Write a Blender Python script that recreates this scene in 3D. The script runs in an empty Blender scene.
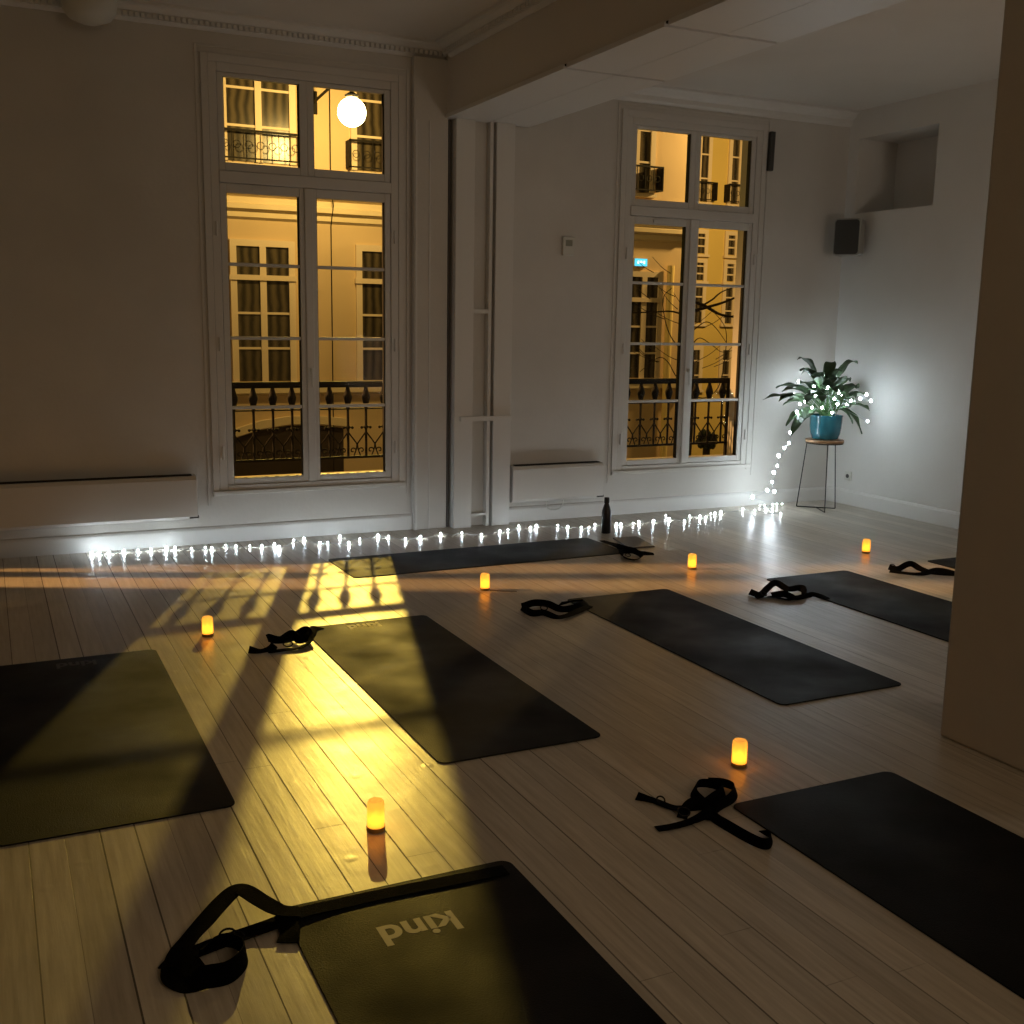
import bpy, bmesh, math, random
from mathutils import Vector, Matrix
random.seed(7)
sc = bpy.context.scene
PI = math.pi

# ------------------------------------------------------------------ camera
F_PX, CX, CY = 1088.57, 512.16, 512.08
RIGHT = Vector((0.90122193, -0.43305171, 0.0162868))
DOWN = Vector((-0.06017152, -0.16226456, -0.98491096))
FWD = Vector((0.42916014, 0.88664335, -0.17229376))
EYE = Vector((0, 0, 1.53))
cam = bpy.data.cameras.new('camera'); co = bpy.data.objects.new('camera', cam)
sc.collection.objects.link(co); sc.camera = co
cam.sensor_width = 36; cam.lens = F_PX / 1024 * 36; cam.clip_start = 0.05; cam.clip_end = 200
m = Matrix((RIGHT, -DOWN, -FWD)).transposed().to_4x4(); m.translation = EYE
co.matrix_world = m

# ------------------------------------------------------------------ world, lights, exposure
vs = sc.view_settings
vs.view_transform = 'Standard'; vs.look = 'None'; vs.gamma = 1; vs.exposure = 0.4; vs.use_curve_mapping = False
w = bpy.data.worlds.new('night_sky'); sc.world = w; w.use_nodes = True
bg = w.node_tree.nodes['Background']; bg.inputs[0].default_value = (0.42, 0.27, 0.10, 1); bg.inputs[1].default_value = 0.12

def light(kind, name, loc, power, color, **kw):
    l = bpy.data.lights.new(name, kind); l.energy = power; l.color = color
    aim = kw.pop('aim', None)
    for k, v in kw.items(): setattr(l, k, v)
    o = bpy.data.objects.new(name, l); o.location = loc; sc.collection.objects.link(o)
    if aim: o.rotation_euler = (Vector(aim) - Vector(loc)).to_track_quat('-Z', 'Y').to_euler()
    return o
LAMP1 = (4.89, 15.5, 4.40)
LAMP3 = (-13.5, 12.6, 6.6)
STREET_FILL = (14.6, 16.6, 5.2)
SODIUM = (1.0, 0.66, 0.10)
light('SPOT', 'street_lamp_beam', LAMP1, 1550, SODIUM, aim=(2.2, 5.2, 1.5), spot_size=math.radians(46), spot_blend=0.85, shadow_soft_size=0.07)
light('POINT', 'street_lamp_bulb', LAMP1, 250, (1.0, 0.62, 0.16), shadow_soft_size=0.08)
light('SPOT', 'second_street_lamp_beam', LAMP3, 21000, (1.0, 0.50, 0.16), aim=(0, 6.8, 0), spot_size=math.radians(30), spot_blend=0.5, shadow_soft_size=0.22)
light('POINT', 'street_fill_light', STREET_FILL, 1150, (1.0, 0.62, 0.20), shadow_soft_size=0.12)  # unseen fill added to brighten the far facades
# added warm fill for the ambient light, in the unseen rear of the studio
light('AREA', 'rear_fill_light', (1.6, -1.6, 3.1), 18, (1.0, 0.72, 0.44), aim=(1.6, 0.4, 0), shape='DISK', size=1.6)
light('AREA', 'side_fill_light', (4.7, 0.6, 0.9), 14, (1.0, 0.82, 0.66), aim=(6.2, 6.5, 3.0), shape='DISK', size=0.9)  # unseen fill added to brighten the right wall and ceiling

# ------------------------------------------------------------------ helpers
def ray(px, py): return RIGHT * ((px - CX) / F_PX) + DOWN * ((py - CY) / F_PX) + FWD
def fl(px, py, z=0.0):
    d = ray(px, py); return EYE + d * ((z - EYE.z) / d.z)
def wl(px, py, Y):
    d = ray(px, py); return EYE + d * (Y / d.y)

def mat(name, color, rough=0.6, metal=0.0, noise=0.0, nscale=8.0, bump=0.0, bscale=60.0, color2=None, spec=0.5):
    m = bpy.data.materials.new(name); m.use_nodes = True; t = m.node_tree; N = t.nodes; Lk = t.links
    b = N['Principled BSDF']
    b.inputs['Base Color'].default_value = (*color, 1); b.inputs['Roughness'].default_value = rough
    b.inputs['Metallic'].default_value = metal; b.inputs['Specular IOR Level'].default_value = spec
    tc = N.new('ShaderNodeTexCoord')
    if noise or color2:
        n = N.new('ShaderNodeTexNoise'); n.inputs['Scale'].default_value = nscale; n.inputs['Detail'].default_value = 5
        Lk.new(tc.outputs['Object'], n.inputs['Vector'])
        r = N.new('ShaderNodeValToRGB'); r.color_ramp.elements[0].position = 0.3; r.color_ramp.elements[1].position = 0.7
        c2 = color2 or tuple(c * (1 - noise) for c in color)
        r.color_ramp.elements[0].color = (*c2, 1); r.color_ramp.elements[1].color = (*color, 1)
        Lk.new(n.outputs['Fac'], r.inputs['Fac']); Lk.new(r.outputs['Color'], b.inputs['Base Color'])
    if bump:
        n2 = N.new('ShaderNodeTexNoise'); n2.inputs['Scale'].default_value = bscale; n2.inputs['Detail'].default_value = 4
        Lk.new(tc.outputs['Object'], n2.inputs['Vector'])
        bp = N.new('ShaderNodeBump'); bp.inputs['Strength'].default_value = bump; bp.inputs['Distance'].default_value = 0.01
        Lk.new(n2.outputs['Fac'], bp.inputs['Height']); Lk.new(bp.outputs['Normal'], b.inputs['Normal'])
    return m
def glow(name, color, strength, see=0.0):
    m = bpy.data.materials.new(name); m.use_nodes = True; t = m.node_tree; N = t.nodes; t.nodes.clear()
    o = N.new('ShaderNodeOutputMaterial'); e = N.new('ShaderNodeEmission')
    e.inputs[0].default_value = (*color, 1); e.inputs[1].default_value = strength
    if see:
        tr = N.new('ShaderNodeBsdfTransparent'); a = N.new('ShaderNodeAddShader')
        tr.inputs[0].default_value = (see, see, see, 1)
        t.links.new(e.outputs[0], a.inputs[0]); t.links.new(tr.outputs[0], a.inputs[1]); t.links.new(a.outputs[0], o.inputs[0])
    else: t.links.new(e.outputs[0], o.inputs[0])
    return m
def glass(name, tint=(0.97, 0.98, 0.97)):
    m = bpy.data.materials.new(name); m.use_nodes = True; t = m.node_tree; N = t.nodes; N.clear()
    o = N.new('ShaderNodeOutputMaterial'); tr = N.new('ShaderNodeBsdfTransparent'); gl = N.new('ShaderNodeBsdfGlossy')
    tr.inputs[0].default_value = (*tint, 1); gl.inputs['Roughness'].default_value = 0.02
    fr = N.new('ShaderNodeFresnel'); fr.inputs[0].default_value = 1.06
    mx = N.new('ShaderNodeMixShader')
    t.links.new(fr.outputs[0], mx.inputs[0]); t.links.new(tr.outputs[0], mx.inputs[1]); t.links.new(gl.outputs[0], mx.inputs[2])
    t.links.new(mx.outputs[0], o.inputs[0]); return m

class MB:
    def __init__(s): s.v = []; s.f = []
    def add(s, vs_, fs):
        n = len(s.v); s.v += [tuple(v) for v in vs_]; s.f += [tuple(i + n for i in f) for f in fs]; return s
    def box(s, x0, x1, y0, y1, z0, z1):
        v = [(x, y, z) for z in (z0, z1) for y in (y0, y1) for x in (x0, x1)]
        return s.add(v, [(0, 2, 3, 1), (4, 5, 7, 6), (0, 1, 5, 4), (2, 6, 7, 3), (0, 4, 6, 2), (1, 3, 7, 5)])
    def prism(s, poly, axis, a, b):
        # polygon in the two other axes extruded along axis from a to b
        def P(u, v, w_): return {'x': (w_, u, v), 'y': (u, w_, v), 'z': (u, v, w_)}[axis]
        n = len(poly); vv = [P(u, v, a) for u, v in poly] + [P(u, v, b) for u, v in poly]
        return s.add(vv, [tuple(range(n)), tuple(range(2 * n - 1, n - 1, -1))] + [(i, i + n, (i + 1) % n + n, (i + 1) % n) for i in range(n)])
    def tube(s, pts, r, seg=8, closed=False):
        pts = [Vector(p) for p in pts]; n = len(pts); rs = r if isinstance(r, (list, tuple)) else [r] * n
        rings = []; prev = None
        for i, p in enumerate(pts):
            if closed: t = pts[(i + 1) % n] - pts[i - 1]
            else: t = pts[min(i + 1, n - 1)] - pts[max(i - 1, 0)]
            t = t.normalized() if t.length > 1e-9 else Vector((0, 0, 1))
            if prev is None:
                prev = t.orthogonal().normalized()
            u = (prev - t * prev.dot(t)); u = u.normalized() if u.length > 1e-6 else t.orthogonal().normalized()
            prev = u; v = t.cross(u)
            rings.append([p + (u * math.cos(2 * PI * k / seg) + v * math.sin(2 * PI * k / seg)) * rs[i] for k in range(seg)])
        vv = [q for rg in rings for q in rg]; ff = []
        for i in range(n if closed else n - 1):
            for k in range(seg):
                a = i * seg + k; b = i * seg + (k + 1) % seg; j = ((i + 1) % n) * seg
                ff.append((a, b, j + (k + 1) % seg, j + k))
        if not closed: ff += [tuple(range(seg - 1, -1, -1)), tuple((n - 1) * seg + k for k in range(seg))]
        return s.add(vv, ff)
    def lathe(s, prof, c=(0, 0, 0), seg=32):
        vv = []; ff = []; n = len(prof)
        for r, z in prof:
            for k in range(seg): vv.append((c[0] + r * math.cos(2 * PI * k / seg), c[1] + r * math.sin(2 * PI * k / seg), c[2] + z))
        for i in range(n - 1):
            for k in range(seg):
                ff.append((i * seg + k, i * seg + (k + 1) % seg, (i + 1) * seg + (k + 1) % seg, (i + 1) * seg + k))
        ff += [tuple(range(seg - 1, -1, -1)), tuple((n - 1) * seg + k for k in range(seg))]
        return s.add(vv, ff)
    def ball(s, c, r, seg=10, rings=6, sx=1, sy=1, sz=1):
        prof = [(max(1e-4, r * math.sin(PI * i / rings)), -r * math.cos(PI * i / rings)) for i in range(rings + 1)]
        n0 = len(s.v); s.lathe(prof, (0, 0, 0), seg)
        for i in range(n0, len(s.v)):
            x, y, z = s.v[i]; s.v[i] = (c[0] + x * sx, c[1] + y * sy, c[2] + z * sz)
        return s
    def build(s, name, material=None, parent=None, smooth=False, bevel=0.0, loc=None, rotz=0):
        me = bpy.data.meshes.new(name); me.from_pydata(s.v, [], s.f)
        bm = bmesh.new(); bm.from_mesh(me); bmesh.ops.recalc_face_normals(bm, faces=bm.faces); bm.to_mesh(me); bm.free()
        if smooth:
            for p in me.polygons: p.use_smooth = True
        o = bpy.data.objects.new(name, me); sc.collection.objects.link(o)
        if material: me.materials.append(material)
        if parent: o.parent = parent
        if loc: o.location = loc
        o.rotation_euler.z = rotz
        if bevel:
            b = o.modifiers.new('bevel', 'BEVEL'); b.width = bevel; b.segments = 2; b.limit_method = 'ANGLE'; b.angle_limit = 0.9
        if smooth: 
            try:
                me.set_sharp_from_angle(angle=0.7)
            except Exception: pass
        return o

def tag(o, label=None, cat=None, group=None, kind=None):
    if label: o['label'] = label
    if cat: o['category'] = cat
    if group: o['group'] = group
    if kind: o['kind'] = kind
    return o
def empty(name, loc=(0, 0, 0), rotz=0, **kw):
    o = bpy.data.objects.new(name, None); o.empty_display_size = 0.1; sc.collection.objects.link(o)
    o.location = loc; o.rotation_euler.z = rotz; return tag(o, **kw)
def copy_tree(o, parent=None):
    c = o.copy(); sc.collection.objects.link(c)
    if parent: c.parent = parent
    for ch in list(o.children): copy_tree(ch, c)
    return c
def spline(pts, sub=8, closed=False):
    pts = [tuple(p) for p in pts]; n = len(pts); out = []
    rng = range(n if closed else n - 1)
    for i in rng:
        g = lambda k: pts[k % n] if closed else pts[max(0, min(n - 1, k))]
        p0, p1, p2, p3 = g(i - 1), g(i), g(i + 1), g(i + 2)
        for j in range(sub):
            t = j / sub
            out.append(tuple(0.5 * ((2 * b) + (-a + c) * t + (2 * a - 5 * b + 4 * c - d) * t * t + (-a + 3 * b - 3 * c + d) * t ** 3) for a, b, c, d in zip(p0, p1, p2, p3)))
    if not closed: out.append(pts[-1])
    return out

# ------------------------------------------------------------------ materials
M = {}
M['wall'] = mat('painted_plaster', (0.62, 0.60, 0.56), 0.75, noise=0.08, nscale=2.5, bump=0.12, bscale=35)
M['wall_right'] = mat('white_plaster', (0.70, 0.69, 0.66), 0.7, noise=0.06, nscale=2.0, bump=0.15, bscale=18)
M['ceiling'] = mat('ceiling_paint', (0.66, 0.63, 0.58), 0.8, noise=0.06, nscale=1.5, bump=0.08)
M['trim'] = mat('gloss_trim_paint', (0.66, 0.65, 0.62), 0.4, bump=0.05, bscale=20)
M['joinery'] = mat('window_joinery_paint', (0.60, 0.58, 0.54), 0.42, bump=0.04, bscale=25)
M['steel_black'] = mat('black_metal', (0.02, 0.02, 0.02), 0.4, 0.6)
M['iron'] = mat('cast_iron_black', (0.010, 0.008, 0.006), 0.7, 0.0, bump=0.1, spec=0.2)
M['gap'] = mat('dark_joint', (0.015, 0.013, 0.012), 0.9)
M['glass'] = glass('window_glass')
M['heater'] = mat('heater_enamel', (0.62, 0.60, 0.56), 0.38)
M['plastic_white'] = mat('white_plastic', (0.60, 0.60, 0.55), 0.4)
M['plastic_dark'] = mat('charcoal_plastic', (0.045, 0.045, 0.04), 0.45)
M['mesh_grille'] = mat('speaker_grille', (0.05, 0.05, 0.045), 0.7, bump=0.6, bscale=400)
M['strap'] = mat('black_cotton_webbing', (0.002, 0.002, 0.0022), 0.9, bump=0.4, bscale=300, spec=0.05)
M['ring'] = mat('black_metal_ring', (0.03, 0.03, 0.03), 0.25, 0.9)
M['pot'] = mat('teal_glazed_ceramic', (0.02, 0.13, 0.17), 0.22, noise=0.3, nscale=12)
M['soil'] = mat('potting_soil', (0.03, 0.02, 0.012), 0.95, bump=0.6, bscale=80)
M['leaf'] = mat('leaf_green', (0.075, 0.13, 0.055), 0.5, color2=(0.03, 0.065, 0.028), nscale=14, bump=0.1, bscale=30)
M['stem'] = mat('stem_green', (0.07, 0.16, 0.05), 0.5)
M['seat_wood'] = mat('stool_wood', (0.34, 0.19, 0.09), 0.45, noise=0.35, nscale=30)
M['bottle'] = mat('black_bottle_coat', (0.008, 0.008, 0.009), 0.28)
M['notebook'] = mat('grey_cover', (0.07, 0.065, 0.06), 0.5)
M['streak'] = mat('candle_shadow_dark', (0.03, 0.02, 0.01), 0.7)  # dark colour for the candle's modelled cast shadow
M['bulb'] = glow('cool_white_led', (0.80, 0.92, 1.0), 80.0)
M['wire'] = mat('clear_fairy_wire', (0.45, 0.47, 0.5), 0.3)
M['candle_base'] = mat('candle_base', (0.35, 0.20, 0.05), 0.5)

def floor_mat():
    m = bpy.data.materials.new('whitewashed_planks'); m.use_nodes = True; t = m.node_tree; N = t.nodes; L = t.links
    b = N['Principled BSDF']; tc = N.new('ShaderNodeTexCoord'); sp = N.new('ShaderNodeSeparateXYZ'); L.new(tc.outputs['Object'], sp.inputs[0])
    def mth(op, a, bb=None, clamp=False):
        n = N.new('ShaderNodeMath'); n.operation = op; n.use_clamp = clamp
        for i, q in enumerate((a, bb)):
            if q is None: continue
            if isinstance(q, (int, float)): n.inputs[i].default_value = q
            else: L.new(q, n.inputs[i])
        return n.outputs[0]
    P = 0.098
    u = mth('DIVIDE', mth('SUBTRACT', sp.outputs[0], 0.034), P)
    idx = mth('FLOOR', u); fr = mth('FRACT', u)
    d = mth('MINIMUM', fr, mth('SUBTRACT', 1.0, fr))            # 0 at joint
    wn = N.new('ShaderNodeTexWhiteNoise'); wn.noise_dimensions = '1D'; L.new(idx, wn.inputs['W'])
    rnd = wn.outputs['Value']
    # joints: width varies from plank to plank
    wn2 = N.new('ShaderNodeTexWhiteNoise'); wn2.noise_dimensions = '1D'; L.new(mth('ROUND', u), wn2.inputs['W'])
    jw = mth('ADD', mth('MULTIPLY', wn2.outputs['Value'], 0.018), 0.009)
    joint = mth('LESS_THAN', d, jw)
    # end joints
    v = mth('DIVIDE', mth('ADD', sp.outputs[1], mth('MULTIPLY', rnd, 7.3)), 2.6)
    fv = mth('FRACT', v); dv = mth('MINIMUM', fv, mth('SUBTRACT', 1.0, fv))
    ej = mth('LESS_THAN', dv, 0.0006)
    j = mth('MAXIMUM', joint, mth('MULTIPLY', ej, 0.6))
    # grain
    cb = N.new('ShaderNodeCombineXYZ'); L.new(mth('MULTIPLY', sp.outputs[0], 30.0), cb.inputs[0]); L.new(mth('ADD', mth('MULTIPLY', sp.outputs[1], 1.6), mth('MULTIPLY', rnd, 40.0)), cb.inputs[1])
    g = N.new('ShaderNodeTexNoise'); g.inputs['Scale'].default_value = 1.5; g.inputs['Detail'].default_value = 6; g.inputs['Roughness'].default_value = 0.65; L.new(cb.outputs[0], g.inputs['Vector'])
    wv = N.new('ShaderNodeTexNoise'); wv.inputs['Scale'].default_value = 9; wv.inputs['Detail'].default_value = 4; L.new(tc.outputs['Object'], wv.inputs['Vector'])
    r = N.new('ShaderNodeValToRGB'); L.new(g.outputs['Fac'], r.inputs['Fac'])
    r.color_ramp.elements[0].position = 0.25; r.color_ramp.elements[0].color = (0.36, 0.31, 0.24, 1)
    r.color_ramp.elements[1].position = 0.65; r.color_ramp.elements[1].color = (0.56, 0.51, 0.43, 1)
    hs = N.new('ShaderNodeHueSaturation'); L.new(r.outputs[0], hs.inputs['Color']); L.new(mth('ADD', mth('MULTIPLY', rnd, 0.22), 0.88), hs.inputs['Value'])
    mx = N.new('ShaderNodeMix'); mx.data_type = 'RGBA'; fade = N.new('ShaderNodeMapRange'); fade.inputs['From Min'].default_value = 0.9; fade.inputs['From Max'].default_value = 2.6; fade.inputs['To Min'].default_value = 0.95; fade.inputs['To Max'].default_value = 0.38
    L.new(sp.outputs[0], fade.inputs['Value'])
    jf = mth('MULTIPLY', mth('MULTIPLY', j, fade.outputs[0]), mth('ADD', mth('MULTIPLY', wn2.outputs['Value'], 0.6), 0.4)); L.new(jf, mx.inputs['Factor']); L.new(hs.outputs[0], mx.inputs['A']); mx.inputs['B'].default_value = (0.03, 0.022, 0.014, 1)
    L.new(mx.outputs['Result'], b.inputs['Base Color'])
    L.new(mth('ADD', mth('MULTIPLY', wv.outputs['Fac'], 0.16), mth('ADD', mth('MULTIPLY', j, 0.4), 0.25)), b.inputs['Roughness'])
    # relief: knots, grain, cupped planks
    kn = N.new('ShaderNodeTexVoronoi'); kn.inputs['Scale'].default_value = 5.0; L.new(tc.outputs['Object'], kn.inputs['Vector'])
    knv = mth('MULTIPLY', mth('SUBTRACT', 0.12, kn.outputs['Distance'], True), 4.0)
    h = mth('ADD', mth('MULTIPLY', g.outputs['Fac'], 0.35), mth('MULTIPLY', wv.outputs['Fac'], 0.6))
    h = mth('ADD', h, knv)
    h = mth('SUBTRACT', h, mth('MULTIPLY', j, 1.2))
    h = mth('ADD', h, mth('MULTIPLY', rnd, 0.3))
    bp = N.new('ShaderNodeBump'); bp.inputs['Strength'].default_value = 0.35; bp.inputs['Distance'].default_value = 0.006
    L.new(h, bp.inputs['Height']); L.new(bp.outputs[0], b.inputs['Normal'])
    b.inputs['Specular IOR Level'].default_value = 0.55
    return m
M['floor'] = floor_mat()

def mat_rubber():
    m = mat('black_yoga_rubber', (0.009, 0.0085, 0.007), 0.5, color2=(0.003, 0.003, 0.0025), nscale=3.5, bump=0.2, bscale=220, spec=0.10)
    N = m.node_tree.nodes; b = N['Principled BSDF']; tc = N['Texture Coordinate']
    n = N.new('ShaderNodeTexNoise'); n.inputs['Scale'].default_value = 2.2; n.inputs['Detail'].default_value = 3
    m.node_tree.links.new(tc.outputs['Object'], n.inputs['Vector'])
    mr = N.new('ShaderNodeMapRange'); mr.inputs['From Min'].default_value = 0.35; mr.inputs['From Max'].default_value = 0.65; mr.inputs['To Min'].default_value = 0.45; mr.inputs['To Max'].default_value = 0.7
    m.node_tree.links.new(n.outputs['Fac'], mr.inputs['Value']); m.node_tree.links.new(mr.outputs[0], b.inputs['Roughness'])
    return m
M['mat'] = mat_rubber()
M['logo'] = mat('mat_print', (0.42, 0.38, 0.28), 0.6)
M['logo_dim'] = mat('mat_print_dark', (0.075, 0.07, 0.06), 0.6)  # darker copy of the print for the left mat

# ------------------------------------------------------------------ the room
YW = 7.48; TH = 0.26; XR = 6.75; XL = -3.4; YB = -3.2
ZC = 3.42; ZC2 = 3.32
MB().box(XL, XR + 0.3, YB, YW + 0.02, -0.12, 0).build('floor', M['floor'])['kind'] = 'structure'
bpy.data.objects['floor']['label'] = 'pale whitewashed plank floor'
# window wall: full-height pieces around three openings
OP = [(-1.98, -0.40), (1.40, 2.70), (4.54, 5.83)]   # openings x0..x1
OZ0, OZ1 = 0.36, 3.14
wb = MB()
xs = [XL] + [v for o in OP for v in o] + [XR + 0.5]
for i in range(0, len(xs), 2): wb.box(xs[i], xs[i + 1], YW, YW + (TH if i else .06), -0.1, ZC + 0.1)
for a, b in OP:
    wb.box(a, b, YW, YW + TH, -0.1, OZ0); wb.box(a, b, YW, YW + TH, OZ1, ZC + 0.1)
wbo = wb.build('wall_back', M['wall']); wbo['kind'] = 'structure'
# right wall with a recess near the corner
RY0, RY1, RZ0, RZ1 = 6.50, 7.36, 2.48, 3.09
rw = MB(); T = 0.45
rw.box(XR, XR + T, YB, RY0, 0, ZC2 + .1).box(XR, XR + T, RY1, YW, 0, ZC2 + .1).box(XR, XR + T, RY0, RY1, 0, RZ0).box(XR, XR + T, RY0, RY1, RZ1, ZC2 + .1).box(XR + T - .02, XR + T + .02, RY0, RY1, RZ0, RZ1)
rw.build('wall_right', M['wall_right'])['kind'] = 'structure'
MB().box(XL - 0.1, XL, YB, YW, 0, ZC).build('wall_left', M['wall'])['kind'] = 'structure'
MB().box(XL, XR, YB - 0.1, YB, 0, ZC).build('wall_rear', M['wall'])['kind'] = 'structure'
c = MB().box(XL, 3.05, YB, YW, ZC, ZC + 0.1).box(3.65, XR, YB, YW, ZC2, ZC2 + 0.1).build('ceiling', M['ceiling']); c['kind'] = 'structure'
# ceiling beam with soffit boards
bm_ = empty('trim_1', (0, 0, 0), kind='structure', label='wide boxed ceiling beam above the post')
MB().box(3.04, 3.69, YB, YW - 0.002, 2.955, ZC + .08).build('beam_casing', mat('beam_paint', (0.60, 0.56, 0.50), 0.7, bump=0.06), bm_)
ys = [YB, 0.9, 2.6, 4.655, 5.67, YW - 0.004]
for a, b in zip(ys, ys[1:]):
    for x0, x1, n in ((3.028, 3.360, 0), (3.364, 3.70, 1)):
        MB().box(x0, x1, a + 0.018, b - 0.016, 2.93, 2.956).build('soffit_board', M['trim'], bm_)
MB().box(3.036, 3.69, YB, YW - 0.01, 2.945, 2.9555).build('soffit_backing', M['gap'], bm_)
# cornices (profile extruded)
def cornice(name, path_axis, a, b, sign, wallpos, zc, label, dent=False, drop=0.10, out=0.12):
    e = empty(name, kind='structure', label=label)
    prof = [(0, 0), (out, 0), (out, -.018), (out * .8, -.026), (out * .62, -.05), (out * .34, -.068), (out * .30, -drop + .02), (0.014, -drop), (0, -drop)]
    MB().prism([(wallpos + sign * u, zc + v) for u, v in prof], path_axis, a, b).build('moulding', M['trim'], e)
    if dent:
        d = MB(); n = int((b - a) / 0.035)
        for i in range(n):
            t = a + (b - a) * (i + .5) / n; u0, u1 = sorted((wallpos + sign * out * .34, wallpos + sign * out * .60))
            if path_axis == 'x': d.box(t - .011, t + .011, u0, u1, zc - .085, zc - .058)
            else: d.box(u0, u1, t - .011, t + .011, zc - .085, zc - .058)
        d.build('dentil_band', M['trim'], e)
    return e
cornice('trim_2', 'x', XL, 3.03, -1, YW, ZC, 'thin decorative plaster cornice above the left window', True)
cornice('trim_3', 'y', YB, YW - .12, -1, 3.04, ZC, 'plaster cornice along the left side of the beam', True)
cornice('trim_4', 'x', 3.69, XR, -1, YW, ZC2, 'moulded cornice above the right window', False, 0.12, 0.10)
# baseboards
def base(name, x0, x1):
    MB().prism([(YW, 0), (YW - .02, 0), (YW - .02, .098), (YW - .012, .112), (YW, .118)], 'x', x0, x1).build(name, M['trim'])['kind'] = 'structure'
base('baseboard_back', XL, 2.79); base('baseboard_back_right', 3.56, XR)
MB().prism([(XR, 0), (XR - .02, 0), (XR - .02, .11), (XR - .010, .125), (XR, .13)], 'y', 1.0, YW - .02).build('baseboard_right', M['trim'])['kind'] = 'structure'
# panelled wall strip between the left window niche and the post
tp = empty('trim_5', kind='structure', label='projecting wall strip with vertical mouldings right of the left window')
MB().box(2.79, 3.05, YW - .05, YW, 0, ZC - .1).build('panel', M['wall'], tp, bevel=.006)
MB().box(2.905, 2.915, YW - .056, YW - .05, 0, 2.9).build('bead', M['trim'], tp)
MB().box(2.80, 2.815, YW - .058, YW - .05, 0, 2.9).build('bead', M['trim'], tp)
# open boxed post with recess
pp = empty('trim_6', kind='structure', label='white boxed post with open recess and small cross battens')
MB().box(3.09, 3.235, YW - .10, YW - .004, 0, 2.93).build('post_board', M['trim'], pp, bevel=.004)
MB().box(3.405, 3.55, YW - .10, YW - .004, 0, 2.93).build('post_board', M['trim'], pp, bevel=.004)
MB().box(3.235, 3.405, YW - .03, YW - .004, 0.0, 2.93).build('recess_back', M['wall'], pp)
MB().box(3.36, 3.385, YW - .085, YW - .03, 0.0, 2.93).build('recess_strip', M['trim'], pp)
MB().box(3.235, 3.36, YW - .08, YW - .03, 1.585, 1.615).build('batten', M['trim'], pp)
MB().box(3.13, 3.545, YW - .125, YW - .10, .80, .835).build('batten', M['trim'], pp)
MB().box(3.235, 3.36, YW - .08, YW - .03, 0.08, 0.10).build('batten', M['trim'], pp)
MB().box(3.066, 3.082, YW - .02, YW - .004, 0, 2.93).build('shadow_gap', mat('grey_gap', (.14, .13, .12), .9), pp)
# foreground pillar at the right
MB().box(3.20, 3.62, 1.90, 2.84, 0, 2.93).build('trim_7', mat('pillar_paint', (0.50, 0.45, 0.38), 0.6, noise=.05, bump=.06), bevel=.012)
bpy.data.objects['trim_7']['kind'] = 'structure'; bpy.data.objects['trim_7']['label'] = 'square painted pillar in the right foreground'

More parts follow.
